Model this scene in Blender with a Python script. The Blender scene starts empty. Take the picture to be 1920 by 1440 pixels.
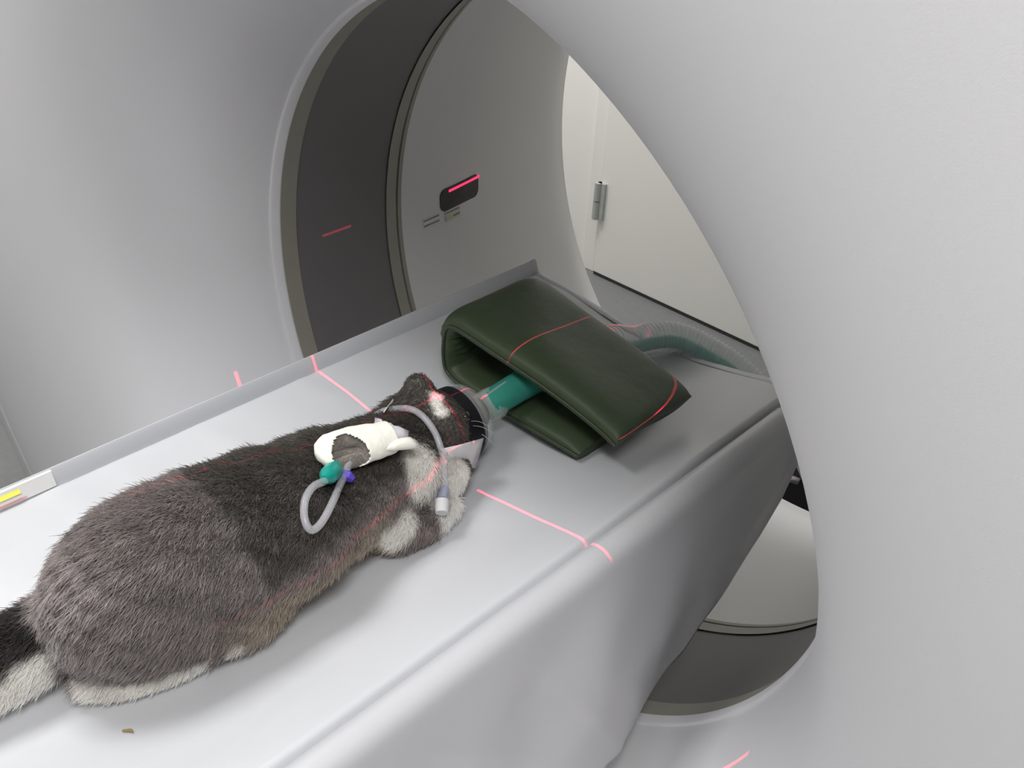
import bpy, bmesh, math, random
import numpy as np
from mathutils import Vector, Matrix, Quaternion
from mathutils.bvhtree import BVHTree

S = bpy.context.scene
COL = S.collection
random.seed(7)
RNG = np.random.default_rng(11)

# ------------------------------------------------------------------ camera
CAM = Vector((0.5916, -0.5339, 0.6080))
YAW, PITCH, ROLL, FPX = 0.74495, 0.59213, 0.05426, 1820.5
_f = Vector((-math.sin(YAW) * math.cos(PITCH), math.cos(YAW) * math.cos(PITCH), -math.sin(PITCH)))
_r = _f.cross(Vector((0, 0, 1))).normalized()
_u = _r.cross(_f)
RIGHT = math.cos(ROLL) * _r + math.sin(ROLL) * _u
UP = -math.sin(ROLL) * _r + math.cos(ROLL) * _u
FWD = _f
cd = bpy.data.cameras.new('camera')
cd.sensor_fit = 'HORIZONTAL'
cd.sensor_width = 36.0
cd.lens = FPX / 1920 * 36
cd.clip_start = 0.02
cam = bpy.data.objects.new('camera', cd)
COL.objects.link(cam)
cam.matrix_world = Matrix(((RIGHT.x, UP.x, -FWD.x, CAM.x), (RIGHT.y, UP.y, -FWD.y, CAM.y),
                           (RIGHT.z, UP.z, -FWD.z, CAM.z), (0, 0, 0, 1)))
S.camera = cam

# ------------------------------------------------------------------ world, exposure
S.view_settings.view_transform = 'Standard'
S.view_settings.look = 'None'
S.view_settings.gamma = 1.0
S.view_settings.use_curve_mapping = False
S.view_settings.exposure = 0.38
S.cycles.transparent_max_bounces = 32
wd = bpy.data.worlds.new('world')
S.world = wd
wd.use_nodes = True
wd.node_tree.nodes['Background'].inputs[0].default_value = (0, 0, 0, 1)
wd.node_tree.nodes['Background'].inputs[1].default_value = 0.0

# main lights of the room (ceiling panels; each lamp is a child of its fixture further down)
CEIL = 1.70
LIGHTS = [  # x, y, size x, size y, watt
    (-0.66, -0.52, 0.6, 0.7, 19.0),
    (0.92, -0.80, 0.6, 0.7, 19.5),
    (-1.55, 1.20, 0.9, 0.3, 33.0),
]

# ------------------------------------------------------------------ helpers
def srgb(r, g, b):
    f = lambda c: (c / 12.92 if c <= .04045 else ((c + .055) / 1.055) ** 2.4)
    return (f(r / 255), f(g / 255), f(b / 255), 1)

def mat(name, col, rough=.5, var=.0, scale=20, bump=0., bscale=60, metal=0., spec=.5, alpha=1., coat=0., emit=None, es=0., trans=0., sheen=0., stretch=None):
    m = bpy.data.materials.new(name)
    m.use_nodes = True
    nt = m.node_tree
    b = nt.nodes['Principled BSDF']
    b.inputs['Base Color'].default_value = col
    b.inputs['Roughness'].default_value = rough
    b.inputs['Metallic'].default_value = metal
    b.inputs['Specular IOR Level'].default_value = spec
    b.inputs['Alpha'].default_value = alpha
    b.inputs['Coat Weight'].default_value = coat
    b.inputs['Transmission Weight'].default_value = trans
    b.inputs['Sheen Weight'].default_value = sheen
    if emit:
        b.inputs['Emission Color'].default_value = emit
        b.inputs['Emission Strength'].default_value = es
    tc = nt.nodes.new('ShaderNodeTexCoord')
    mp = nt.nodes.new('ShaderNodeMapping')
    nt.links.new(tc.outputs['Object'], mp.inputs[0])
    if stretch:
        mp.inputs['Scale'].default_value = stretch
    if var > 0:
        n = nt.nodes.new('ShaderNodeTexNoise')
        n.inputs['Scale'].default_value = scale
        n.inputs['Detail'].default_value = 5
        nt.links.new(mp.outputs[0], n.inputs['Vector'])
        rp = nt.nodes.new('ShaderNodeValToRGB')
        rp.color_ramp.elements[0].position = .3
        rp.color_ramp.elements[1].position = .7
        rp.color_ramp.elements[0].color = (*[c * (1 - var) for c in col[:3]], 1)
        rp.color_ramp.elements[1].color = (*[min(1, c * (1 + var)) for c in col[:3]], 1)
        nt.links.new(n.outputs['Fac'], rp.inputs[0])
        nt.links.new(rp.outputs[0], b.inputs['Base Color'])
    if bump > 0:
        n = nt.nodes.new('ShaderNodeTexNoise')
        n.inputs['Scale'].default_value = bscale
        n.inputs['Detail'].default_value = 4
        nt.links.new(mp.outputs[0], n.inputs['Vector'])
        bp = nt.nodes.new('ShaderNodeBump')
        bp.inputs['Strength'].default_value = bump
        bp.inputs['Distance'].default_value = .01
        nt.links.new(n.outputs['Fac'], bp.inputs['Height'])
        nt.links.new(bp.outputs[0], b.inputs['Normal'])
    return m

def link(o, parent=None):
    COL.objects.link(o)
    if parent is not None:
        o.parent = parent
        o.matrix_parent_inverse = parent.matrix_world.inverted()
    return o

def mesh(name, V, F, m, parent=None, smooth=True, auto=None):
    me = bpy.data.meshes.new(name)
    me.from_pydata([tuple(v) for v in V], [], [tuple(f) for f in F])
    me.validate()
    bm = bmesh.new(); bm.from_mesh(me)
    bmesh.ops.recalc_face_normals(bm, faces=bm.faces)
    if auto is not None:
        for e in bm.edges:
            if len(e.link_faces) == 2 and e.calc_face_angle(0) > auto:
                e.smooth = False
    bm.to_mesh(me); bm.free()
    for p in me.polygons:
        p.use_smooth = smooth
    me.materials.append(m)
    return link(bpy.data.objects.new(name, me), parent)

def bmobj(name, bm, m, parent=None, smooth=False):
    me = bpy.data.meshes.new(name)
    bm.to_mesh(me); bm.free()
    for p in me.polygons:
        p.use_smooth = smooth
    me.materials.append(m)
    return link(bpy.data.objects.new(name, me), parent)

def empty(name, loc):
    o = bpy.data.objects.new(name, None)
    o.location = loc
    o.empty_display_size = .05
    COL.objects.link(o)
    bpy.context.view_layer.update()
    return o

def tag(o, label, cat, group=None):
    o['label'] = label
    o['category'] = cat
    if group:
        o['group'] = group
    return o

def struct(o, label=None):
    o['kind'] = 'structure'
    if label:
        o['label'] = label
    return o

def box(name, lo, hi, m, parent=None, bev=0.0, seg=2):
    bm = bmesh.new()
    bmesh.ops.create_cube(bm, size=1)
    for v in bm.verts:
        v.co = Vector([(a + b) / 2 + c * (b - a) for a, b, c in zip(lo, hi, v.co)])
    if bev > 0:
        bmesh.ops.bevel(bm, geom=bm.edges[:], offset=bev, segments=seg, affect='EDGES', profile=.5)
    return bmobj(name, bm, m, parent, smooth=False)

def grid_faces(nu, nv, closeu=False, closev=False):
    F = []
    for i in range(nu if closeu else nu - 1):
        for j in range(nv if closev else nv - 1):
            a, b = i, (i + 1) % nu
            c, d = j, (j + 1) % nv
            F.append((a * nv + c, b * nv + c, b * nv + d, a * nv + d))
    return F

ZC = 0.0302   # height of the bore axis over the table rail
def revolve(name, prof, m, parent=None, n=160, rmap=None, auto=math.radians(35)):
    """prof: list of (y, r) turned round the bore axis"""
    V = []
    for i in range(n):
        t = 2 * math.pi * i / n
        for (y, r) in prof:
            rr = rmap(r, t) if rmap else r
            V.append((rr * math.cos(t), y, ZC + rr * math.sin(t)))
    return mesh(name, V, grid_faces(n, len(prof), closeu=True), m, parent, True, auto)

def catmull(P, n=8):
    P = [Vector(p) for p in P]
    Q = [P[0] * 2 - P[1]] + P + [P[-1] * 2 - P[-2]]
    out = []
    for i in range(1, len(Q) - 2):
        p0, p1, p2, p3 = Q[i - 1:i + 3]
        for k in range(n):
            t = k / n
            out.append(.5 * ((2 * p1) + (p2 - p0) * t + (2 * p0 - 5 * p1 + 4 * p2 - p3) * t * t + (3 * p1 - p0 - 3 * p2 + p3) * t ** 3))
    out.append(P[-1])
    return out

def tube_vf(pts, rad, seg=14, cap=True, up=None, squash=1.0):
    """sweep; rad may be a list"""
    n = len(pts)
    R = [float(q) for q in rad] if isinstance(rad, (list, tuple)) else [float(rad)] * n
    T = [(pts[min(i + 1, n - 1)] - pts[max(i - 1, 0)]).normalized() for i in range(n)]
    ref = Vector(up) if up else (Vector((0, 0, 1)) if abs(T[0].z) < .9 else Vector((1, 0, 0)))
    N = (ref - T[0] * ref.dot(T[0])).normalized()
    V, F = [], []
    for i in range(n):
        N = (N - T[i] * N.dot(T[i])).normalized()
        B = T[i].cross(N)
        for k in range(seg):
            a = 2 * math.pi * k / seg
            V.append(pts[i] + R[i] * (math.cos(a) * N * squash + math.sin(a) * B))
    F = grid_faces(n, seg, closev=True)
    if cap:
        F.append(tuple(range(seg)))
        F.append(tuple((n - 1) * seg + k for k in range(seg)))
    return V, F

def tube(name, pts, rad, m, parent=None, seg=14, n=8, smooth_path=True, cap=True, auto=math.radians(50), **k):
    pts = catmull(pts, n) if smooth_path else [Vector(p) for p in pts]
    if isinstance(rad, (list, tuple)) and len(rad) != len(pts):
        x = np.linspace(0, 1, len(rad))
        rad = list(np.interp(np.linspace(0, 1, len(pts)), x, rad))
    V, F = tube_vf(pts, rad, seg, cap, **k)
    return mesh(name, V, F, m, parent, True, auto)

def pix(px, py):
    """viewing direction of a photo pixel (1920x1440)"""
    return (RIGHT * ((px - 960) / FPX) - UP * ((py - 720) / FPX) + FWD).normalized()

def at(px, py, axis, v):
    d = pix(px, py)
    return CAM + d * ((v - CAM[axis]) / d[axis])

# ------------------------------------------------------------------ materials
M_shell = mat('gantry_plastic', srgb(229, 229, 233), .42, var=.012, scale=3, bump=.03, bscale=900)
M_rear = mat('rear_cover_plastic', srgb(216, 216, 216), .45, var=.012, scale=3)
M_olive = mat('olive_grey_ring', srgb(150, 148, 138), .5, var=.03, scale=25)
M_liner = mat('dark_liner_film', srgb(111, 109, 110), .48, var=.02, scale=10)
M_gap = mat('painted_gap_shade', srgb(50, 50, 54), .7, var=.05)  # near-black colour standing in for shade below the door leaf
M_side = mat('side_cover_plastic', srgb(196, 196, 200), .5, var=.01)
M_vinyl = mat('table_vinyl', srgb(202, 204, 208), .36, var=.015, scale=5, bump=.06, bscale=14, stretch=(3, 1, 1))
M_rail = mat('table_rail', srgb(198, 200, 205), .38, var=.01, scale=5)
M_drape = mat('plastic_drape', srgb(200, 201, 205), .34, var=.015, scale=6, bump=.08, bscale=9)
M_wall = mat('wall_paint', srgb(235, 234, 230), .7, var=.01, scale=3, bump=.02, bscale=300)
M_door = mat('door_laminate', srgb(236, 235, 230), .5, var=.01, scale=2)
M_floor = mat('floor_vinyl', srgb(112, 113, 114), .55, var=.06, scale=60, bump=.02, bscale=200)
M_ceil = mat('ceiling_tile', srgb(235, 235, 232), .8, var=.02, scale=40)
M_steel = mat('brushed_steel', srgb(190, 194, 190), .4, metal=.4, var=.05, scale=40)
M_green = mat('green_vinyl', srgb(63, 77, 55), .47, var=.06, scale=12, bump=.12, bscale=30, spec=.38)
M_greenp = mat('green_piping', srgb(54, 66, 48), .4, var=.05)
M_blackrub = mat('black_rubber', srgb(20, 21, 26), .5, var=.1, spec=.25)
M_teal = mat('teal_plastic', srgb(62, 152, 136), .3, var=.04, alpha=.93)
M_tealcap = mat('teal_cap_plastic', srgb(22, 150, 138), .3, var=.03)
M_violet = mat('violet_plastic', srgb(88, 72, 190), .4, var=.03)
M_clear = mat('clear_mask_plastic', (.9, .92, .9, 1), .12, alpha=.2, var=.01)
M_hose = mat('clear_hose_plastic', srgb(246, 248, 246), .3, alpha=.37, var=.02)
M_tubing = mat('iv_tubing', srgb(220, 220, 226), .15, alpha=.32, var=.02)
M_tape = mat('white_tape', srgb(243, 243, 232), .75, var=.02, scale=50, bump=.15, bscale=160)
M_tape2 = mat('thin_tape', srgb(205, 206, 212), .7, var=.03, scale=60, bump=.1, bscale=160)
M_gauze = mat('white_pad', srgb(214, 214, 216), .75, var=.03, scale=30, bump=.1, bscale=120)
M_blackplastic = mat('black_lens', srgb(40, 38, 40), .2, var=.03)
M_label = mat('label_paper', srgb(200, 200, 192), .5, var=.01)
M_ink = mat('label_ink', srgb(138, 138, 136), .6, var=.02)
M_yellowlab = mat('label_yellow', srgb(196, 196, 140), .5, var=.02)
M_laser = mat('laser_glow', (1, .02, .08, 1), .3, emit=(1, .015, .07, 1), es=2.2, var=.01)
M_paper = mat('sticker_white', srgb(248, 248, 246), .5, var=.005)
M_yel = mat('sticker_yellow', srgb(238, 228, 90), .5, var=.02)
M_pink = mat('sticker_pink', srgb(226, 160, 170), .5, var=.02)
M_bag = mat('dark_bag', srgb(38, 37, 42), .6, var=.15, scale=15)
M_stripe = mat('pale_stripe', srgb(150, 140, 142), .6, var=.1, scale=25)

# ------------------------------------------------------------------ the room
FZ = -0.95
X0, X1, Y0, Y1 = -2.6, 2.6, -3.2, 1.905
struct(box('floor', (X0, Y0, FZ - .1), (X1, Y1, FZ), M_floor), 'dark grey vinyl floor')
struct(box('ceiling', (X0, Y0, CEIL), (X1, Y1, CEIL + .1), M_ceil))
struct(box('wall_back', (X0 - .1, Y1, FZ), (X1 + .1, Y1 + .1, CEIL), M_wall), 'white wall behind the scanner')
struct(box('wall_front', (X0 - .1, Y0 - .1, FZ), (X1 + .1, Y0, CEIL), M_wall))
struct(box('wall_left', (X0 - .1, Y0, FZ), (X0, Y1, CEIL), M_wall))
struct(box('wall_right', (X1, Y0, FZ), (X1 + .1, Y1, CEIL), M_wall))
# door on the back wall: leaf + frame + hinge
dr = empty('door_1', (-.8, Y1, FZ)); struct(dr, 'white flush door with steel hinge in the back wall')
box('door_leaf', (-1.272, Y1 - .035, FZ + .012), (-.34, Y1 - .002, FZ + 2.05), M_door, dr, .002)
box('door_frame', (-1.335, Y1 - .022, FZ), (-1.281, Y1 - .001, FZ + 2.1), M_door, dr, .003)
box('door_frame', (-.331, Y1 - .022, FZ), (-.275, Y1 - .001, FZ + 2.1), M_door, dr, .003)
box('door_frame', (-1.335, Y1 - .022, FZ + 2.059), (-.275, Y1 - .001, FZ + 2.11), M_door, dr, .003)
box('door_gap_shade', (-1.27, Y1 - .034, FZ + .001), (-.34, Y1 - .004, FZ + .013), M_gap, dr)  # dark strip that paints the shadowed gap between door and floor
for hz in (.21, 1.75):
    h = tube('hinge', [(-1.277, Y1 - .046, FZ + hz), (-1.277, Y1 - .046, FZ + hz + .062)], .0125, M_steel, dr, smooth_path=False)
    tube('hinge_barrel', [(-1.277, Y1 - .046, FZ + hz + .066), (-1.277, Y1 - .046, FZ + hz + .128)], .0125, M_steel, h, smooth_path=False)
    box('hinge_leaf', (-1.281, Y1 - .046, FZ + hz), (-1.25, Y1 - .034, FZ + hz + .128), M_steel, h)

# ceiling light fixtures
for (lx, ly, sx, sy, w) in LIGHTS:
    c = empty('ceiling_light', (lx, ly, CEIL))
    tag(c, 'flat white ceiling light panel %s' % ('behind the scanner' if ly > 0 else 'over the far side of the patient table' if lx < 0 else 'over the near front of the room'), 'ceiling light')
    box('frame', (lx - sx / 2 - .03, ly - sy / 2 - .03, CEIL - .03), (lx + sx / 2 + .03, ly + sy / 2 + .03, CEIL), M_shell, c, .004)
    box('diffuser', (lx - sx / 2, ly - sy / 2, CEIL - .034), (lx + sx / 2, ly + sy / 2, CEIL - .029),
        mat('lamp_diffuser', srgb(240, 240, 238), .5, var=.01), c)
    ld = bpy.data.lights.new('ceiling_panel_lamp_offscreen', 'AREA')
    ld.shape = 'RECTANGLE'; ld.size = sx; ld.size_y = sy; ld.energy = w
    ld.color = (1, .985, .97)
    lo = bpy.data.objects.new('ceiling_panel_lamp_offscreen', ld)
    lo.location = (lx, ly, CEIL - .04)
    link(lo, c)

# ------------------------------------------------------------------ CT gantry
g = empty('ct_gantry', (0, .35, FZ))
tag(g, 'light grey CT scanner gantry with a round flared bore', 'CT scanner')
RO = 1.42
def rmap(r, t, B=.62):
    if r <= B:
        return r
    lim = RO
    s = math.sin(t)
    if s < 0: lim = min(lim, (ZC - FZ - .015) / max(-s, 1e-6))
    if s > 0: lim = min(lim, (CEIL - ZC - .35) / max(s, 1e-6))
    return B + (r - B) * (lim - B) / (RO - B)
def fine(P, n=6):
    return [(v.x, v.y) for v in catmull([Vector((a, b, 0)) for a, b in P], n)]
front = fine([(.078, .4065), (.05, .411), (0, .424), (-.05, .4465), (-.10, .483), (-.135, .545), (-.158, .64), (-.168, .76), (-.166, .89), (-.156, .985), (-.142, 1.04), (-.122, 1.075), (-.10, 1.09)], 5)
front = front + [(-.09, 1.088)]
revolve('front_cover', front, M_shell, g, rmap=rmap)
revolve('rim_ring', [(.0765, .4064), (.0772, .4035), (.079, .4025), (.089, .4015), (.0915, .403), (.0918, .412), (.080, .414), (.0765, .4064)], M_shell, g, n=200)
revolve('inner_band', [(.0915, .4035), (.116, .4045), (.1165, .4095), (.0915, .410)], M_olive, g, n=200)
revolve('bore_liner', [(.1155, .4065), (.20, .409), (.272, .4125), (.272, .42), (.1155, .414)], M_liner, g, n=200)
revolve('inner_band', [(.271, .4105), (.292, .4145), (.2925, .4185), (.296, .4185), (.2965, .4155), (.304, .417), (.304, .428), (.271, .424)], M_olive, g, n=200)
REAR = [(.304, .418), (.45, .437), (.6, .477), (.75, .535), (.858, .60)]
rearp = fine(REAR, 8)
def rear_r(y):
    return float(np.interp(y, [a for a, b in rearp], [b for a, b in rearp]))
revolve('rear_cover', rearp + [(.8585, .604), (.8575, .62), (.857, .66), (.857, .9), (.85, 1.15), (.82, 1.235)], M_rear, g, n=200, rmap=rmap)
revolve('front_flange', [(-.092, 1.086), (-.086, 1.09), (-.086, 1.296)], M_shell, g, rmap=rmap)
revolve('side_seam', [(-.086, 1.296), (-.03, 1.297), (-.03, 1.329), (-.082, 1.329)], M_side, g, rmap=rmap)
revolve('side_cover', [(-.080, 1.322), (-.088, 1.324), (-.090, 1.330), (-.090, 1.358), (-.085, 1.365), (.0, 1.37), (.5, 1.37), (.82, 1.237)], M_side, g, rmap=rmap)

# laser window and warning labels in the rear cover
def surf_pt(y, deg, lift):
    r = rear_r(y) - lift
    a = math.radians(deg)
    return Vector((r * math.cos(a), y, ZC + r * math.sin(a)))
def rr_patch(name, y0, y1, d0, d1, cr, m, parent, lift=.0012, depth=.004, skew=0.):
    """rounded rectangle hugging the rear cover; (y, degrees)"""
    k = .0077  # metres per degree
    pts = []
    hy, hd = (y1 - y0) / 2, (d1 - d0) / 2 * k
    for (sx, sy, a0) in ((1, 1, 0), (-1, 1, 90), (-1, -1, 180), (1, -1, 270)):
        for j in range(7):
            a = math.radians(a0 + j * 15)
            pts.append((sx * (hy - cr) + cr * math.cos(a), sy * (hd - cr) + cr * math.sin(a)))
    cy, cdg = (y0 + y1) / 2, (d0 + d1) / 2
    V = [surf_pt(cy + a + skew * b, cdg + b / k, lift) for a, b in pts] + [surf_pt(cy + a + skew * b, cdg + b / k, lift - depth) for a, b in pts]
    n = len(pts)
    V.append(surf_pt(cy, cdg, lift))
    F = [(i, (i + 1) % n, 2 * n) for i in range(n)] + [(i, (i + 1) % n, n + (i + 1) % n, n + i) for i in range(n)]
    return mesh(name, V, F, m, parent, False)
lw = rr_patch('laser_window', .388, .484, 180.1, 184.9, .012, M_blackplastic, g)
lw['label'] = 'dark rounded laser window glowing red'
rr_patch('laser_line', .408, .485, 180.7, 181.15, .0008, M_laser, lw, lift=.002)
lb = rr_patch('warning_label', .349, .385, 184.6, 186.6, .001, M_rear, g, lift=.0008, depth=.002)
for dd in (184.9, 186.0):
    rr_patch('text_line', .350, .384, dd, dd + .35, .0004, M_ink, lb, lift=.0014, depth=.001)
lb = rr_patch('warning_label', .398, .434, 185.1, 187.2, .001, M_label, g, lift=.0008, depth=.002)
rr_patch('text_line', .400, .432, 185.3, 185.55, .0004, M_ink, lb, lift=.0014, depth=.001)
rr_patch('text_line', .400, .413, 186.3, 187.0, .0004, M_yellowlab, lb, lift=.0014, depth=.001)
rr_patch('text_line', .417, .432, 186.4, 186.7, .0004, M_ink, lb, lift=.0014, depth=.001)

# ------------------------------------------------------------------ patient table
pt = empty('patient_table', (0, -.8, FZ))
tag(pt, 'long pale grey concave CT patient table running into the bore', 'table')
YE, YS = .372, -2.2
TOPP = [(-.209, -.0185), (-.203, -.0165), (-.18, -.0175), (-.153, -.0185), (-.109, -.0235), (-.05, -.0305), (0, -.032), (.056, -.030), (.10, -.0225), (.136, -.0155), (.165, -.0085), (.189, -.0035), (.198, -.003), (.2035, -.0085)]
def top_z(x):
    return float(np.interp(x, [a for a, b in TOPP], [b for a, b in TOPP]))
ysamp = [YS + (YE - YS) * i / 220 for i in range(221)]
tp = [(v.x, v.y) for v in catmull([Vector((a, b, 0)) for a, b in TOPP], 4)]
V = []
for y in ysamp:
    for (x, z) in tp:
        w = .0012 * math.sin(y * 31 + x * 9) * math.sin(x * 17 + y * 6) + .0008 * math.sin(y * 57 - x * 40)
        w *= max(0, 1 - abs(x) / .2)
        crease = 0
        for (cy, cxx) in ((-.30, -.17), (-.235, -.15), (-.145, -.16), (-.02, -.17)):
            dd = (y - cy - .25 * (x - cxx)) / .010
            crease += .0022 * math.exp(-dd * dd) * math.exp(-((x - cxx) / .045) ** 2)
        V.append((x, y, z + w + crease))
nt_ = len(tp)
F = grid_faces(len(ysamp), nt_)
n0 = len(V)
for y in ysamp:
    V += [(.2035, y, -.05), (-.209, y, -.05)]
for i in range(len(ysamp) - 1):
    a, b = i * nt_, (i + 1) * nt_
    c, d = n0 + 2 * i, n0 + 2 * i + 2
    F += [(a + nt_ - 1, b + nt_ - 1, d, c), (a, c + 1, d + 1, b), (c, d, d + 1, c + 1)]
e = (len(ysamp) - 1) * nt_
F.append(tuple([e + k for k in range(nt_)] + [n0 + 2 * len(ysamp) - 2, n0 + 2 * len(ysamp) - 1]))
mesh('table_pad', V, F, M_vinyl, pt, True, math.radians(40))
def extrude_y(name, prof, y0, y1, m, parent, closed=True):
    V = [(x, y, z) for y in (y0, y1) for (x, z) in prof]
    n = len(prof)
    F = grid_faces(2, n, closev=closed)
    if closed:
        F += [tuple(range(n)), tuple(range(n, 2 * n))]
    return mesh(name, V, F, m, parent, True, math.radians(30))
railR = [(.2045, -.05), (.2045, -.0085), (.2075, -.003), (.214, -.0005), (.222, -.001), (.229, -.005), (.2325, -.012), (.2335, -.03), (.231, -.06), (.215, -.085), (.205, -.085)]
extrude_y('side_rail', railR, YS, YE - .002, M_rail, pt)
railL = [(-.2085, -.05), (-.2090, -.0185), (-.2115, -.012), (-.2150, -.003), (-.2170, -.0005), (-.2185, -.0008), (-.2215, -.006), (-.2245, -.03), (-.231, -.06), (-.215, -.085), (-.205, -.085)]
extrude_y('side_rail', railL, YS, YE - .002, M_rail, pt)
# end strip that closes the table inside the bore
V = []
for (x, z) in [(-.224, -.008), (-.2215, -.005), (-.2175, .0), (-.2150, -.003), (-.2115, -.012)] + tp + [(.2075, -.003), (.214, -.0002), (.222, -.0008), (.229, -.005)]:
    V += [(x, YE - .006, z + .0003), (x, YE - .001, z + .0010), (x, YE + .004, z + .0006), (x, YE + .0065, z - .0012), (x, YE + .0075, z - .005), (x, YE + .0075, -.06)]
mesh('end_strip', V, grid_faces(len(V) // 6, 6), M_rail, pt, True, math.radians(40))
extrude_y('under_shell', [(-.21, -.084), (-.16, -.125), (0, -.14), (.16, -.125), (.21, -.084)], YS, YE - .02, M_rail, pt)
box('pedestal', (-.27, -2.1, FZ), (.27, -.75, -.3), M_shell, pt, .04, 4)
box('lift_column', (-.2, -2.0, -.31), (.2, -.9, -.12), M_side, pt, .02, 3)
# label on the far rail
def rail_patch(name, y0, y1, z0, z1, m, parent, off):
    V = [(-.2095 + off, y0, z0), (-.2095 + off, y1, z0), (-.2135 + off, y1, z1), (-.2135 + off, y0, z1),
         (-.2125 + off, y0, z0), (-.2125 + off, y1, z0), (-.2165 + off, y1, z1), (-.2165 + off, y0, z1)]
    return mesh(name, V, [(0, 1, 2, 3), (7, 6, 5, 4), (0, 4, 5, 1), (1, 5, 6, 2), (2, 6, 7, 3), (3, 7, 4, 0)], m, parent, False)
st = rail_patch('sticker', -.46, -.306, -.0160, -.0005, M_paper, pt, .0012)
rail_patch('yellow_mark', -.40, -.338, -.0068, -.0035, M_yel, st, .0018)
rail_patch('pink_mark', -.40, -.334, -.0142, -.0105, M_pink, st, .0018)

# plastic drape hanging over the near rail
dpts = [(1130, 1440), (1202, 1330), (1285, 1225), (1315, 1170), (1360, 1105), (1425, 1000), (1463, 927), (1494, 852)]
edge = [at(1000, 1640, 0, .290), at(1065, 1540, 0, .284), at(1130, 1440, 0, .274)] + [at(px, py, 0, .252 if k == 0 else .247) for k, (px, py) in enumerate(dpts[1:])]
edge_y = [-2.0] + [p.y for p in edge] + [.325]
edge_z = [edge[0].z - .05] + [p.z for p in edge] + [-.008]
edge_x = [.292] + [p.x for p in edge] + [.247]
V = []
ny, nz = 170, 40
for i in range(ny):
    y = -1.3 + (.318 + 1.3) * i / (ny - 1)
    zb = float(np.interp(y, edge_y, edge_z))
    topc = [(.2052, -.0065), (.2085, -.0012), (.2145, .0012), (.2225, .0008), (.2305, -.0035), (.2345, -.0115)]
    for (x, z) in topc:
        V.append((x, y, z))
    for k in range(1, nz):
        t = k / (nz - 1)
        z = -.0115 + (zb + .0115) * t
        x = .2345 + .0125 * min(1, t * 1.6) + (float(np.interp(y, edge_y, edge_x)) - .247) * t
        am = min(1, t * 4)
        x += am * (.0035 * math.sin(y * 19 + t * 2.2) + .002 * math.sin(y * 43 + 1.3 + t * 5))
        for (cy, sl, wdt, a_) in ((-.232, 1.0, .007, .0065), (-.27, -.9, .009, .006), (-.10, .55, .012, .004), (-.33, .5, .012, .006)):
            dd = (y - cy - sl * (-.06 - z)) / wdt
            x += a_ * math.exp(-dd * dd) * min(1, max(0, (t - .14) * 6))
        V.append((x, y, z))
nv = 6 + nz - 1
dro = mesh('plastic_drape', V, grid_faces(ny, nv), M_drape, None, True)
md = dro.modifiers.new('thick', 'SOLIDIFY'); md.thickness = .0008; md.offset = 1
tag(dro, 'pale plastic drape hanging over the near rail of the patient table', 'drape')

# ------------------------------------------------------------------ rabbit body
def ell(bm, c, r, rot=(0, 0, 0), n=24):
    mtx = Matrix.Translation(c) @ (Matrix.Rotation(rot[2], 4, 'Z') @ Matrix.Rotation(rot[1], 4, 'Y') @ Matrix.Rotation(rot[0], 4, 'X')) @ Matrix.Diagonal((*r, 1))
    bmesh.ops.create_uvsphere(bm, u_segments=n, v_segments=n // 2, radius=1, matrix=mtx)
def caps(bm, P, R, n=8):
    P = catmull(P, n)
    R = np.interp(np.linspace(0, 1, len(P)), np.linspace(0, 1, len(R)), R)
    for p, r in zip(P, R):
        bmesh.ops.create_uvsphere(bm, u_segments=16, v_segments=10, radius=float(r), matrix=Matrix.Translation(p))
bm = bmesh.new()
ell(bm, (.022, -.312, .034), (.068, .094, .074))                  # rump
ell(bm, (.022, -.266, .035), (.073, .080, .066))                  # back
ell(bm, (.022, -.222, .033), (.076, .080, .057))                  # loin
ell(bm, (.011, -.160, .021), (.070, .095, .050))                  # ribs
ell(bm, (.014, -.096, .019), (.057, .070, .046))                  # shoulders
ell(bm, (.005, -.048, .015), (.045, .055, .037))                  # neck
ell(bm, (0, -.010, .017), (.040, .042, .039))                      # head
ell(bm, (0, .036, .008), (.025, .030, .026))                      # muzzle
ell(bm, (.026, -.035, -.002), (.042, .040, .024))                 # dewlap
ell(bm, (.044, -.272, .002), (.050, .067, .034), (0, 0, .1))      # near haunch
ell(bm, (-.03, -.272, .0), (.045, .067, .034))                    # far haunch
caps(bm, [(.034, -.392, -.017), (.052, -.37, -.017), (.066, -.335, -.016), (.070, -.30, -.014)], [.012, .012, .011, .010])   # near hind foot
caps(bm, [(-.045, -.37, -.012), (-.055, -.30, -.010)], [.012, .010])
caps(bm, [(.045, -.105, .012), (.066, -.118, -.006), (.076, -.09, -.012), (.074, -.055, -.012)], [.026, .020, .015, .012])  # near foreleg
caps(bm, [(-.03, -.10, .01), (-.045, -.11, -.004), (-.045, -.03, -.010)], [.024, .017, .012])
caps(bm, [(-.006, -.375, .012), (-.012, -.41, .002), (-.014, -.45, -.002), (-.014, -.50, -.004)], [.030, .031, .029, .018])  # tail
ell(bm, (-.020, -.008, .056), (.012, .016, .017), (.4, -.4, 0))   # root of the far ear
caps(bm, [(-.022, -.012, .050), (-.030, -.030, .040), (-.036, -.055, .030)], [.011, .009, .006])
tmp = bpy.data.meshes.new('tmp'); bm.to_mesh(tmp); bm.free()
to = bpy.data.objects.new('tmp', tmp); COL.objects.link(to)
rm = to.modifiers.new('r', 'REMESH'); rm.mode = 'VOXEL'; rm.voxel_size = .0038
sm = to.modifiers.new('s', 'SMOOTH'); sm.iterations = 9; sm.factor = .5
dg = bpy.context.evaluated_depsgraph_get(); dg.update()
bme = bpy.data.meshes.new_from_object(to.evaluated_get(dg), depsgraph=dg)
bpy.data.objects.remove(to); bpy.data.meshes.remove(tmp)
bme.name = 'rabbit_body'
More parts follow.
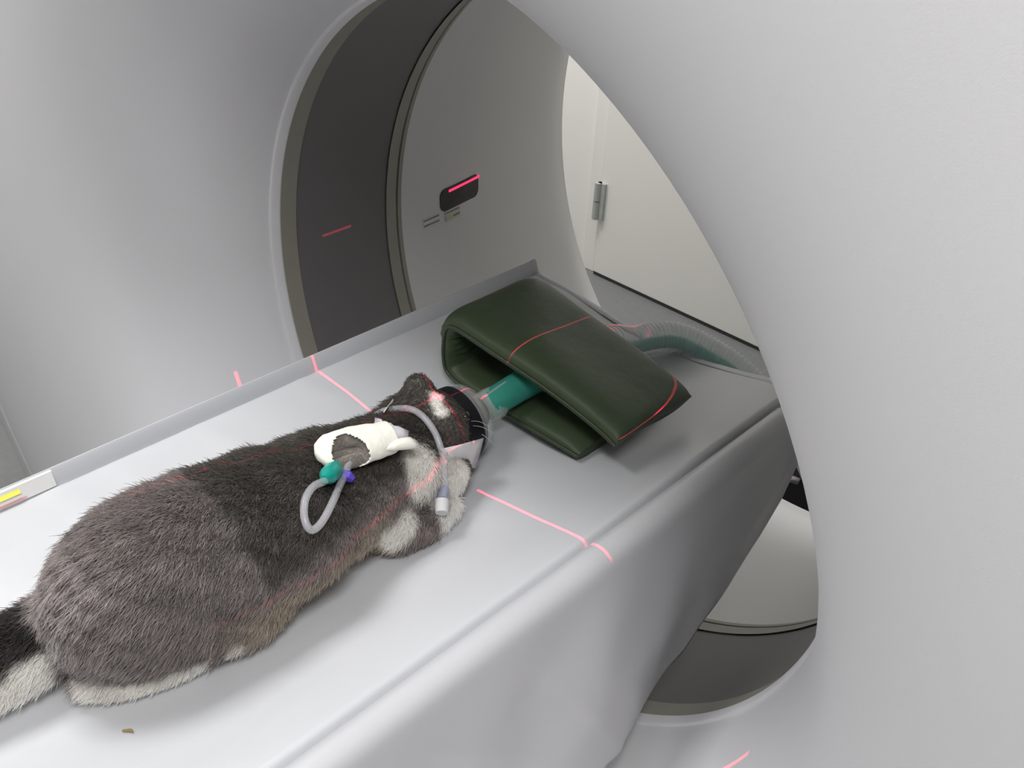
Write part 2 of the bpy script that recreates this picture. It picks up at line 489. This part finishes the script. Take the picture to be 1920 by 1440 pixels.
# settle the belly on the concave pad
for v in bme.vertices:
    lim = top_z(max(-.2, min(.2, v.co.x))) - .001
    if v.co.z < lim:
        v.co.z = lim
for p in bme.polygons:
    p.use_smooth = True
M_skin = mat('rabbit_skin', srgb(92, 86, 82), .8, var=.2, scale=60)
bme.materials.append(M_skin)
rab = empty('rabbit', (0, -.2, -.032))
tag(rab, 'grey and white rabbit lying on the patient table with its face in a mask', 'rabbit')
body = bpy.data.objects.new('body', bme); link(body, rab)
bvh = BVHTree.FromPolygons([v.co.copy() for v in bme.vertices], [tuple(p.vertices) for p in bme.polygons])
def hit(px, py, off=0.):
    d = pix(px, py)
    loc, nrm, i, dist = bvh.ray_cast(CAM, d)
    if loc is None:
        loc, nrm, i, dist = bvh.find_nearest(at(px, py, 0, 0.0))
        return loc + nrm * off
    return loc - d * (off / max(.55, -nrm.dot(d)))
def hitn(px, py):
    loc, nrm, i, dist = bvh.ray_cast(CAM, pix(px, py))
    if loc is None:
        loc, nrm, i, dist = bvh.find_nearest(at(px, py, 0, 0.0))
    return loc, nrm

# ------------------------------------------------------------------ fur (numpy strands, one curves object)
NS = 240000
vv = np.array([v.co[:] for v in bme.vertices])
bme.calc_loop_triangles()
tri = np.array([t.vertices[:] for t in bme.loop_triangles])
vn = np.array([v.normal[:] for v in bme.vertices])
a, b, c = vv[tri[:, 0]], vv[tri[:, 1]], vv[tri[:, 2]]
ar = np.linalg.norm(np.cross(b - a, c - a), axis=1)
ti = RNG.choice(len(tri), NS, p=ar / ar.sum())
u, w = RNG.random(NS), RNG.random(NS)
fl = u + w > 1; u[fl] = 1 - u[fl]; w[fl] = 1 - w[fl]
Pp = a[ti] + u[:, None] * (b - a)[ti] + w[:, None] * (c - a)[ti]
Nn = vn[tri[ti, 0]] * (1 - u - w)[:, None] + vn[tri[ti, 1]] * u[:, None] + vn[tri[ti, 2]] * w[:, None]
Nn /= np.linalg.norm(Nn, axis=1)[:, None]
# keep what can be seen from a little above the table
keep = ~((Nn[:, 2] < -.55))
# bare inside the mask
keep &= ~((Pp[:, 1] > .016))
Pp, Nn = Pp[keep], Nn[keep]
NS = len(Pp)
def wob(P, f, s):
    return (np.sin(P[:, 0] * f + s) * np.cos(P[:, 1] * f * 1.3 + 2 * s) + np.sin(P[:, 2] * f * .9 + P[:, 1] * f * .7 + 3 * s) + np.cos(P[:, 0] * f * 1.7 - P[:, 1] * f * .6 + s * 5)) / 3
x, y, z = Pp.T
colr = np.empty((NS, 3)); ln = np.full(NS, .0145); curlv = np.full(NS, .45)
lin = lambda *rgb: np.array(srgb(*rgb)[:3])
GREY, BROWN, DARK, WHITE, BLACK = lin(156, 148, 146), lin(188, 177, 162), lin(110, 106, 101), lin(252, 249, 244), lin(72, 68, 68)
colr[:] = GREY
def blend(col, m):
    colr[:] = colr * (1 - m)[:, None] + col * m[:, None]
def sst(e0, e1, v):
    t = np.clip((v - e0) / (e1 - e0), 0, 1); return t * t * (3 - 2 * t)
n1 = wob(Pp, 60, 1.); n2 = wob(Pp, 150, 2.); n3 = wob(Pp, 330, 4.)
# low flank brownish
blend(BROWN, sst(.045, .008, z + .012 * n1) * sst(-.33, -.24, y) * sst(-.11, -.14, y))
# dark saddle from the shoulders to the loin, ragged border
sad = sst(.010, -.004, (y * -1 - .262) + .010 * n2 + .012 * n1) * sst(.038, .052, z + .010 * n1 + .006 * n2)
blend(DARK, sad)
ln = np.where(sad > .5, .0090, .0108)
# head and shoulders dark
blend(DARK, sst(-.07, -.05, y))
def spot(px, py, rad, col, soft=.3, nz=.15, amt=1.0):
    h = hit(px, py)
    d = np.linalg.norm(Pp - np.array(h[:]), axis=1) / rad + nz * n2 + nz * .6 * n3
    m = sst(1 + soft, 1 - soft, d) * amt
    blend(col, m)
    return m
for q in ((790, 862), (835, 880), (860, 890), (850, 930), (850, 960), (795, 895), (815, 920), (884, 872)):
    spot(*q, .020, WHITE, .25, .10)
for q in ((740, 1000), (725, 1035), (715, 1055), (765, 975)):
    spot(*q, .0135, WHITE, .35, .25)
spot(680, 1075, .008, WHITE)
spot(448, 1213, .008, WHITE, .3, .2, .8)
spot(800, 1000, .013, lin(160, 150, 146), .3)
for q in ((818, 742), (820, 755), (828, 768)):
    spot(*q, .0075, WHITE, .4, .2)
# hind foot and underside of the tail are white
foot = (x > .03) & (y < -.31) & (z < -.002 + .003 * n2)
blend(WHITE, foot.astype(float))
tail = sst(-.398, -.410, y + .004 * n2)
blend(BLACK, tail)
blend(WHITE, tail * sst(-.004, .006, (x - .004) - .55 * (z - .004) + .004 * n2))
# pale tips along the rump
rim = sst(-.345, -.40, y + .02 * n1) * (1 - tail)
blend(lin(205, 198, 198), rim * .55 * (n3 > -.1))
# agouti flecks
wht = sst(.55, .85, colr[:, 0])
colr *= (1 + (1 - .8 * wht) * (.17 * RNG.standard_normal(NS) + .16 * n3 + .10 * n2)).clip(.45, 1.9)[:, None]
head = sst(-.03, -.015, y)
ln = ln * (1 - .55 * head) * (1 + .25 * RNG.standard_normal(NS).clip(-1.5, 1.5)) * (1 + .22 * n2)
ln = np.where(foot, ln * .7, ln)
ln = np.clip(ln, .003, .024)
# flow: backwards and down the sides
flow = np.stack([.25 * np.sign(x + .02) * np.ones(NS), -np.ones(NS) + .2 * n1, -.45 + .2 * n2], 1)
flow[:, 0] += .35 * n2 + .2 * n3
flow -= Nn * (flow * Nn).sum(1)[:, None]
flow /= np.maximum(np.linalg.norm(flow, axis=1), 1e-6)[:, None]
rnd = RNG.standard_normal((NS, 3)) * .16
lay = .62 + .18 * n2 + .12 * n3
K = 5
tt = np.linspace(0, 1, K)
pos = np.empty((NS, K, 3))
for k, t in enumerate(tt):
    d = Nn * (t * (1 - .45 * t))[:, None] * (.62) + (flow * lay[:, None] + rnd) * (t * (.35 + .75 * t))[:, None] if False else \
        Nn * (.60 * t * (1 - .40 * t)) + (flow * lay[:, None] + rnd) * (t * (.45 + .55 * t))
    pos[:, k] = Pp + d * ln[:, None] - Nn * .0008 * (1 - t)
# keep hair above the pad
xs = np.array([q[0] for q in TOPP]); zs = np.array([q[1] for q in TOPP])
floorz = np.interp(pos[..., 0], xs, zs) + .0006
pos[..., 2] = np.maximum(pos[..., 2], floorz)
hc = bpy.data.hair_curves.new('fur')
hc.add_curves([K] * NS)
hc.attributes['position'].data.foreach_set('vector', pos.astype(np.float32).ravel())
rad = np.tile(np.array([.00028, .00028, .00025, .00018, .00005], np.float32), NS)
ra = hc.attributes.get('radius') or hc.attributes.new('radius', 'FLOAT', 'POINT')
ra.data.foreach_set('value', rad)
ca = hc.attributes.new('fur_colour', 'FLOAT_COLOR', 'CURVE')
ca.data.foreach_set('color', np.concatenate([colr.clip(0, .95), np.ones((NS, 1))], 1).astype(np.float32).ravel())
M_fur = bpy.data.materials.new('rabbit_fur'); M_fur.use_nodes = True
nt = M_fur.node_tree; bs = nt.nodes['Principled BSDF']
at_n = nt.nodes.new('ShaderNodeAttribute'); at_n.attribute_name = 'fur_colour'
vm = nt.nodes.new('ShaderNodeVectorMath'); vm.operation = 'SCALE'
nt.links.new(at_n.outputs['Color'], vm.inputs[0]); vm.inputs['Scale'].default_value = 1.0
nt.links.new(vm.outputs[0], bs.inputs['Base Color'])
tl = nt.nodes.new('ShaderNodeBsdfTranslucent'); mx = nt.nodes.new('ShaderNodeMixShader'); mx.inputs[0].default_value = .35
nt.links.new(vm.outputs[0], tl.inputs['Color']); nt.links.new(bs.outputs[0], mx.inputs[1]); nt.links.new(tl.outputs[0], mx.inputs[2])
nt.links.new(mx.outputs[0], nt.nodes['Material Output'].inputs['Surface'])
bs.inputs['Roughness'].default_value = .55; bs.inputs['Specular IOR Level'].default_value = .25
hc.materials.append(M_fur)
fur = bpy.data.objects.new('fur', hc); link(fur, rab)
fur['kind'] = 'stuff'
# skin painted with the same patches so that no bald colour shows between the strands
from mathutils.kdtree import KDTree
sel = RNG.choice(NS, 14000, replace=False)
kd = KDTree(len(sel))
for i, s_ in enumerate(sel): kd.insert(Pp[s_], i)
kd.balance()
vc = bme.attributes.new('skin_colour', 'FLOAT_COLOR', 'POINT')
buf = np.ones((len(vv), 4), np.float32)
for i, v in enumerate(vv):
    near = kd.find_n(v, 3)
    buf[i, :3] = np.mean([colr[sel[q[1]]] for q in near], axis=0)
vc.data.foreach_set('color', buf.ravel())
an = M_skin.node_tree.nodes.new('ShaderNodeAttribute'); an.attribute_name = 'skin_colour'
M_skin.node_tree.links.new(an.outputs['Color'], M_skin.node_tree.nodes['Principled BSDF'].inputs['Base Color'])

# eyes and whiskers
M_eye = mat('eye', srgb(24, 18, 16), .05, coat=1., var=.05)
for s_, q in ((1, hit(872, 782, -.0025)), (-1, None)):
    p_ = q if q is not None else Vector((-.033, .02, .03))
    bm = bmesh.new(); bmesh.ops.create_uvsphere(bm, u_segments=20, v_segments=12, radius=.0062, matrix=Matrix.Translation(p_))
    bmobj('eye', bm, M_eye, rab, True)
M_whisk = mat('whisker', srgb(190, 190, 190), .4)
for q0, q1 in (((880, 798), (925, 812)), ((884, 806), (930, 836)), ((878, 790), (918, 800))):
    p0 = hit(*q0); p2 = at(*q1, 1, p0.y + .004)
    tube('whisker', [p0, (p0 + p2) / 2 + Vector((0, 0, .003)), p2], [.0002, .0002, .0001], M_whisk, rab, seg=5)

# ------------------------------------------------------------------ bandaged near ear
def frame_line(pa, pb, off):
    n = (hitn(*pa)[1] + hitn(*pb)[1]).normalized()
    return hit(*pa, off), hit(*pb, off), n
EA, EB, EN = frame_line((731, 819), (594, 856), .013)
EN = (EN + Vector((.25, -.1, .55))).normalized()
ax = (EB - EA); EL = ax.length; ax.normalize()
EN = (EN - ax * EN.dot(ax)).normalized()
ES = ax.cross(EN).normalized()
if ES.dot(RIGHT * 0 - UP) < 0: ES = -ES        # +ES points to the near lower side
def ear_pt(t, ang, k=1.0):
    """t 0 root .. 1 tip, ang 0 = facing out, 90 = near side"""
    w_ = float(np.interp(t, [0, .12, .3, .55, .8, .95, 1.0], [.0165, .0175, .0195, .0215, .0200, .0130, .0045]))
    h_ = float(np.interp(t, [0, .3, .6, .9, 1.0], [.0130, .0125, .0125, .0095, .003]))
    a_ = math.radians(ang)
    wr = 1 + .02 * math.sin(math.radians(ang) * 3 + t * 13) + .012 * math.sin(t * 31)
    return EA + ax * (t * EL) + (EN * math.cos(a_) * h_ + ES * math.sin(a_) * w_) * k * wr
NT, NA = 60, 48
V, F = [], []
for i in range(NT):
    for j in range(NA):
        V.append(ear_pt(i / (NT - 1), 360 * j / NA))
def in_open(i, j):
    t = (i + .5) / (NT - 1); a_ = 360 * (j + .5) / NA
    a_ = a_ - 360 if a_ > 180 else a_
    # opening of the ear: wide, facing up and to the near side
    return ((t - .66) / .23) ** 2 + ((a_ - 58) / 80) ** 2 < 1 + .05 * math.sin(a_ * .3)
for i in range(NT - 1):
    for j in range(NA):
        if not in_open(i, j):
            F.append((i * NA + j, (i + 1) * NA + j, (i + 1) * NA + (j + 1) % NA, i * NA + (j + 1) % NA))
F.append(tuple((NT - 1) * NA + j for j in range(NA)))
bd = mesh('ear_bandage', V, F, M_tape, rab, True)
bd['label'] = 'white adhesive tape wrapped round the ear'
md = bd.modifiers.new('t', 'SOLIDIFY'); md.thickness = .0012; md.offset = -1
# inside of the ear seen in the opening: a hollow of dark fur
M_ear = mat('inner_ear', srgb(122, 115, 107), .8, var=.25, scale=120, bump=.5, bscale=400, sheen=.4)
V = []
for i in range(24):
    t = .40 + .52 * i / 23
    for j in range(30):
        a_ = 58 - 92 + 184 * j / 29
        e_ = min(1, (((t - .66) / .26) ** 2 + ((a_ - 58) / 92) ** 2))
        V.append(ear_pt(t, a_, .90 - 1.25 * max(0, 1 - e_) ** .8))
mesh('ear_inside', V, grid_faces(24, 30), M_ear, rab, True)
V = []
for i in range(16):
    t = .50 + .34 * i / 15
    for j in range(8):
        V.append(ear_pt(t, 62 + 68 * j / 7 - 10 * math.sin(math.pi * i / 15), 1.0 - .10 * math.sin(math.pi * j / 7) - .35 * (1 - j / 7) ** 1.5))
el = mesh('ear_lip', V, grid_faces(16, 8), M_ear, rab, True)
md = el.modifiers.new('t', 'SOLIDIFY'); md.thickness = .002
# stray tape ends
def patch(name, outline, n, lift, m, parent, bow=.003):
    P = [Vector(p) for p in outline]
    c_ = sum(P, Vector()) / len(P)
    V = [c_ + n * (lift + bow)] + [(p * .55 + c_ * .45) + n * (lift + bow * .8) for p in P] + [p + n * lift for p in P]
    k = len(P)
    F = [(0, 1 + i, 1 + (i + 1) % k) for i in range(k)] + [(1 + i, 1 + k + i, 1 + k + (i + 1) % k, 1 + (i + 1) % k) for i in range(k)]
    o = mesh(name, V, F, m, parent, True)
    md = o.modifiers.new('t', 'SOLIDIFY'); md.thickness = .0007
    return o
def hits(L, off):
    return [hit(px, py, off) for px, py in L]
nrm_h = (hitn(745, 835)[1] + Vector((.2, -.2, .3))).normalized()
patch('tape_end', hits([(718, 848), (722, 836), (735, 826), (752, 822), (768, 821), (779, 827), (787, 836), (784, 843), (762, 845), (740, 847)], .020), nrm_h, .002, M_tape, rab, .004)
patch('tape_strip', hits([(702, 785), (714, 788), (722, 797), (731, 794), (738, 800), (748, 801), (757, 806), (766, 810), (764, 823), (740, 832), (712, 838), (700, 815)], .0125), nrm_h, .002, M_tape2, rab, .003)
patch('tape_tip', hits([(718, 762), (735, 751), (738, 753), (730, 762), (720, 770)], .008), nrm_h, .002, M_tape, rab, .001)

# ------------------------------------------------------------------ IV extension line
iv = empty('iv_line', hit(600, 980, .002))
tag(iv, 'clear looped IV extension line with teal and violet connectors on the rabbit', 'IV line')
loop = hits([(632, 882), (612, 900), (588, 912), (573, 935), (570, 965), (577, 988), (588, 993), (604, 978), (622, 945), (638, 908), (650, 880), (655, 868)], .0115)
tube('tubing_loop', loop, .0033, M_tubing, iv, seg=12)
arc = hits([(704, 778), (722, 770), (745, 766), (770, 767), (792, 780), (812, 805), (824, 832), (831, 862), (834, 900), (833, 925)], .0105)
arc[-1] = hit(833, 925, .010)
tube('tubing_arc', arc, .0033, M_tubing, iv, seg=12)
c0, c1 = hit(631, 876, .0135), hit(608, 899, .0125)
tube('teal_connector', [c0, c0.lerp(c1, .35), c0.lerp(c1, .7), c1], [.006, .0082, .0078, .0038], M_tealcap, iv, seg=18)['label'] = 'teal luer connector'
c0, c1 = hit(643, 887, .012), hit(663, 899, .011)
tube('violet_clamp', [c0, c0.lerp(c1, .5), c1], [.0042, .0052, .0028], M_violet, iv, seg=6)['label'] = 'violet clamp'
c0, c1 = hit(833, 918, .011), hit(829, 938, .011)
tube('luer_hub', [c0, c1], [.0052, .0052], mat('luer_blue_tint', srgb(178, 182, 206), .25, alpha=.75, var=.02), iv, seg=14)
c2 = hit(828, 962, .011)
tube('luer_cap', [c1, c1.lerp(c2, .5), c2], [.0066, .0066, .0060], M_gauze, iv, seg=16)['label'] = 'white luer cap'

# ------------------------------------------------------------------ anaesthesia mask
mk = empty('anaesthesia_mask', (0, .04, -.032))
tag(mk, 'clear cone face mask with black rubber diaphragm over the rabbit muzzle', 'mask')
MC = Vector((-.002, 0, .0065))
def disc_rev(name, prof, m, parent, n=56, c=MC, auto=math.radians(40)):
    V = []
    for i in range(n):
        a_ = 2 * math.pi * i / n
        for (y_, r_) in prof:
            V.append((c.x + r_ * math.cos(a_), y_, c.z + r_ * math.sin(a_)))
    return mesh(name, V, grid_faces(n, len(prof), closeu=True), m, parent, True, auto)
disc_rev('diaphragm', [(.004, .0385), (.009, .0402), (.018, .0408), (.027, .0405), (.033, .0398), (.037, .0380), (.0375, .033), (.036, .027), (.034, .024)], M_blackrub, mk)
disc_rev('cone', [(.031, .0402), (.038, .0402), (.044, .0378), (.052, .031), (.058, .0245), (.062, .0195), (.066, .0180), (.084, .0176)], M_clear, mk)
disc_rev('port', [(.060, .0165), (.086, .0165), (.0865, .0178), (.084, .0186), (.074, .0186), (.073, .0178), (.060, .0178)], M_clear, mk, n=40)
# white pad tucked under the chin
pad_out = [(828, 842), (860, 835), (907, 822), (900, 850), (892, 878), (868, 876), (840, 874)]
P = [at(px, py, 0, .047 + .10 * (880 - py) / 1000) for px, py in pad_out]
pn = Vector((.75, -.1, .6)).normalized()
pd = patch('chin_pad', P, pn, .0, M_gauze, None, .002)
tag(pd, 'white paper pad tucked under the chin beside the mask', 'pad')

# ------------------------------------------------------------------ breathing hose
bh = empty('breathing_hose', (0, .2, 0))
tag(bh, 'corrugated breathing hose with teal inner tube passing through the green cushion', 'hose')
tube('teal_connector', [(0, .068, .0085), (0, .080, .010), (.001, .10, .0125), (.002, .135, .015), (.003, .16, .015)], [.0150, .0160, .0163, .0172, .0172], M_teal, bh, seg=28)
hp = [Vector((.003, .15, .015)), Vector((.003, .22, .015)), Vector((.006, .27, .012)), at(1185, 642, 1, .315), at(1262, 632, 1, .368), at(1335, 664, 1, .398), at(1395, 708, 1, .415), at(1445, 768, 1, .43), Vector((.20, .42, -.10)), Vector((.22, .52, -.25))]
hpth = catmull(hp, 40)
# resample evenly and corrugate
L = [0]
for i in range(1, len(hpth)): L.append(L[-1] + (hpth[i] - hpth[i - 1]).length)
nR = int(L[-1] / .0011)
ss = np.linspace(0, L[-1], nR)
arrp = np.array([p[:] for p in hpth])
res = [Vector(v) for v in np.stack([np.interp(ss, L, arrp[:, k]) for k in range(3)], 1)]
tube('corrugated_tube', res, [.0195 + .0007 * math.sin(s * 2 * math.pi / .0055) for s in ss], M_hose, bh, seg=22, smooth_path=False, auto=None)
tube('inner_tube', [q - Vector((0, 0, .0065)) for q in res[::6]],   .0085, mat('teal_inner_hose', srgb(84, 178, 166), .35, var=.03), bh, seg=14, smooth_path=False)

# ------------------------------------------------------------------ folded green cushion
gc = empty('green_cushion', (0, .18, -.03))
tag(gc, 'dark green vinyl cushion folded over the breathing hose', 'cushion')
path = [(.106, -.013), (.06, -.0145), (0, -.0165), (-.05, -.0160), (-.080, -.0135), (-.097, -.005), (-.101, .012), (-.100, .032), (-.096, .0505), (-.085, .0585), (-.062, .0575), (-.03, .0535), (0, .050), (.05, .044), (.10, .0355), (.128, .0285), (.140, .0235)]
cp = catmull([Vector((a_, 0, b_)) for a_, b_ in path], 8)
npth = len(cp); YM, HY = .172, .072
V = []
def cush(s, phi):
    i = s * (npth - 1)
    k = min(int(i), npth - 2); f_ = i - k
    c_ = cp[k].lerp(cp[k + 1], f_)
    t_ = (cp[min(k + 2, npth - 1)] - cp[max(k - 1, 0)]).normalized()
    nn = Vector((-t_.z, 0, t_.x))      # left of travel
    endf = min(1, min(s, 1 - s) / .06)
    th_ = (.0125 if s < .42 else .0155) * (.45 + .55 * math.sqrt(max(0, 1 - (1 - endf) ** 2)))
    cs, sn = math.cos(phi), math.sin(phi)
    yy = math.copysign(abs(cs) ** .5, cs)
    zz = math.copysign(abs(sn) ** .75, sn)
    hy = HY * (1 - .02 * math.sin(s * 9))
    p_ = c_ + Vector((0, YM + yy * hy, 0)) + nn * (zz * th_)
    p_ += nn * .0022 * math.sin(s * 21 + yy * 3) * sn * sn * 0.5
    if .36 < s < .50:      # crumpled fold
        w_ = math.sin((s - .36) / .14 * math.pi)
        p_ += nn * (.004 * w_ * math.sin(yy * 8 + s * 60) + .003 * w_ * math.sin(s * 240)) * abs(sn)
    if s > .6:             # sags towards the rear on the near side
        q_ = (s - .6) / .4
        p_.z -= .009 * q_ * (.5 + .5 * yy) + .004 * q_ * math.sin(yy * 2.5)
        p_.x += .010 * q_ * (-.5 + .5 * yy) * -1
    return p_
NS_, NP_ = 110, 40
for i in range(NS_):
    for j in range(NP_):
        V.append(cush(i / (NS_ - 1), 2 * math.pi * (j + .5) / NP_))
F = grid_faces(NS_, NP_, closev=True) + [tuple(range(NP_)), tuple((NS_ - 1) * NP_ + j for j in range(NP_))]
cov = mesh('cover', V, F, M_green, gc, True, math.radians(60))
for v in cov.data.vertices:
    lim = top_z(max(-.2, min(.2, v.co.x))) + .0004
    if v.co.z < lim: v.co.z = lim
for sg in (0, math.pi):
    pts_ = [cush(i / 139, sg) + Vector((0, -.0006 if sg else .0006, 0)) for i in range(140)]
    tube('piping', pts_, .0022, M_greenp, gc, seg=8, smooth_path=False)

# ------------------------------------------------------------------ dark bag on the floor behind the scanner
bg = empty('striped_bag', (-.02, 1.15, FZ))
tag(bg, 'black bag with pale stripes on the floor behind the scanner', 'bag')
bm = bmesh.new()
bmesh.ops.create_cube(bm, size=1)
bmesh.ops.subdivide_edges(bm, edges=bm.edges[:], cuts=8, use_grid_fill=True)
for v in bm.verts:
    z_ = v.co.z + .5
    v.co.x = -.02 + v.co.x * .50 * (1 - .25 * z_ ** 2) + .01 * math.sin(z_ * 14 + v.co.y * 6)
    v.co.y = 1.22 + v.co.y * .34 * (1 - .4 * z_) + .01 * math.sin(v.co.x * 30)
    v.co.z = FZ + z_ * .40
bmobj('bag_body', bm, M_bag, bg, True)
for k, (zz, x0_, x1_) in enumerate(((.10, -.2, -.07), (.17, -.19, -.03), (.24, -.18, -.05), (.14, .02, .12))):
    V = []
    for i in range(9):
        xx = x0_ + (x1_ - x0_) * i / 8
        yb = 1.22 - .17 * (1 - .4 * zz / .37) - .012
        for dz in (0, .012): V.append((xx, yb, FZ + zz + dz + .01 * math.sin(i)))
    o = mesh('stripe', V, grid_faces(9, 2), M_stripe, bg, True)
    md = o.modifiers.new('t', 'SOLIDIFY'); md.thickness = .012; md.offset = 0

# ------------------------------------------------------------------ positioning lasers (line projectors)
def laser(name, loc, plane_n, aim, half_deg, power, width):
    ld = bpy.data.lights.new(name, 'POINT')
    ld.energy = power; ld.shadow_soft_size = 0.0; ld.color = (1, .03, .10)
    ld.use_nodes = True
    nt = ld.node_tree
    em = nt.nodes['Emission']
    ge = nt.nodes.new('ShaderNodeNewGeometry')
    nrm = nt.nodes.new('ShaderNodeVectorMath'); nrm.operation = 'NORMALIZE'
    nt.links.new(ge.outputs['Incoming'], nrm.inputs[0])
    d1 = nt.nodes.new('ShaderNodeVectorMath'); d1.operation = 'DOT_PRODUCT'
    d1.inputs[1].default_value = Vector(plane_n).normalized()
    nt.links.new(nrm.outputs[0], d1.inputs[0])
    ab = nt.nodes.new('ShaderNodeMath'); ab.operation = 'ABSOLUTE'
    nt.links.new(d1.outputs['Value'], ab.inputs[0])
    lt = nt.nodes.new('ShaderNodeMath'); lt.operation = 'LESS_THAN'; lt.inputs[1].default_value = width
    nt.links.new(ab.outputs[0], lt.inputs[0])
    d2 = nt.nodes.new('ShaderNodeVectorMath'); d2.operation = 'DOT_PRODUCT'
    d2.inputs[1].default_value = Vector(aim).normalized()
    nt.links.new(nrm.outputs[0], d2.inputs[0])
    gt = nt.nodes.new('ShaderNodeMath'); gt.operation = 'GREATER_THAN'; gt.inputs[1].default_value = math.cos(math.radians(half_deg))
    nt.links.new(d2.outputs['Value'], gt.inputs[0])
    mu = nt.nodes.new('ShaderNodeMath'); mu.operation = 'MULTIPLY'
    nt.links.new(lt.outputs[0], mu.inputs[0]); nt.links.new(gt.outputs[0], mu.inputs[1])
    nt.links.new(mu.outputs[0], em.inputs['Strength'])
    o = bpy.data.objects.new(name, ld)
    o.location = loc
    link(o, g)
laser('transverse_laser_offscreen', (0, 0, .438), (0, 1, 0), (0, 0, -1), 36, 17.0, .0034)
laser('sagittal_laser_offscreen', (0, .10, .42), (1, 0, 0), (0, -.15, -1), 45, 22., .0021)
laser('coronal_laser', (.424, .40, .0325), (0, 0, 1), (-math.cos(math.radians(39)), -math.sin(math.radians(39)), 0), 26, 22.0, .0021)

# ------------------------------------------------------------------ a bit of hay on the pad
P0 = at(226, 1358, 2, -.0165); P1 = at(246, 1363, 2, -.0165)
for p_ in (P0, P1): p_.z = top_z(p_.x) + .0012
hy = tube('hay_fragment', [P0, (P0 + P1) / 2 + Vector((.001, .002, .0004)), P1], [.0008, .0012, .0006], mat('hay', srgb(150, 128, 90), .8, var=.1), None, seg=6)
tag(hy, 'tiny brown hay fragment on the pad beside the rabbit foot', 'hay')
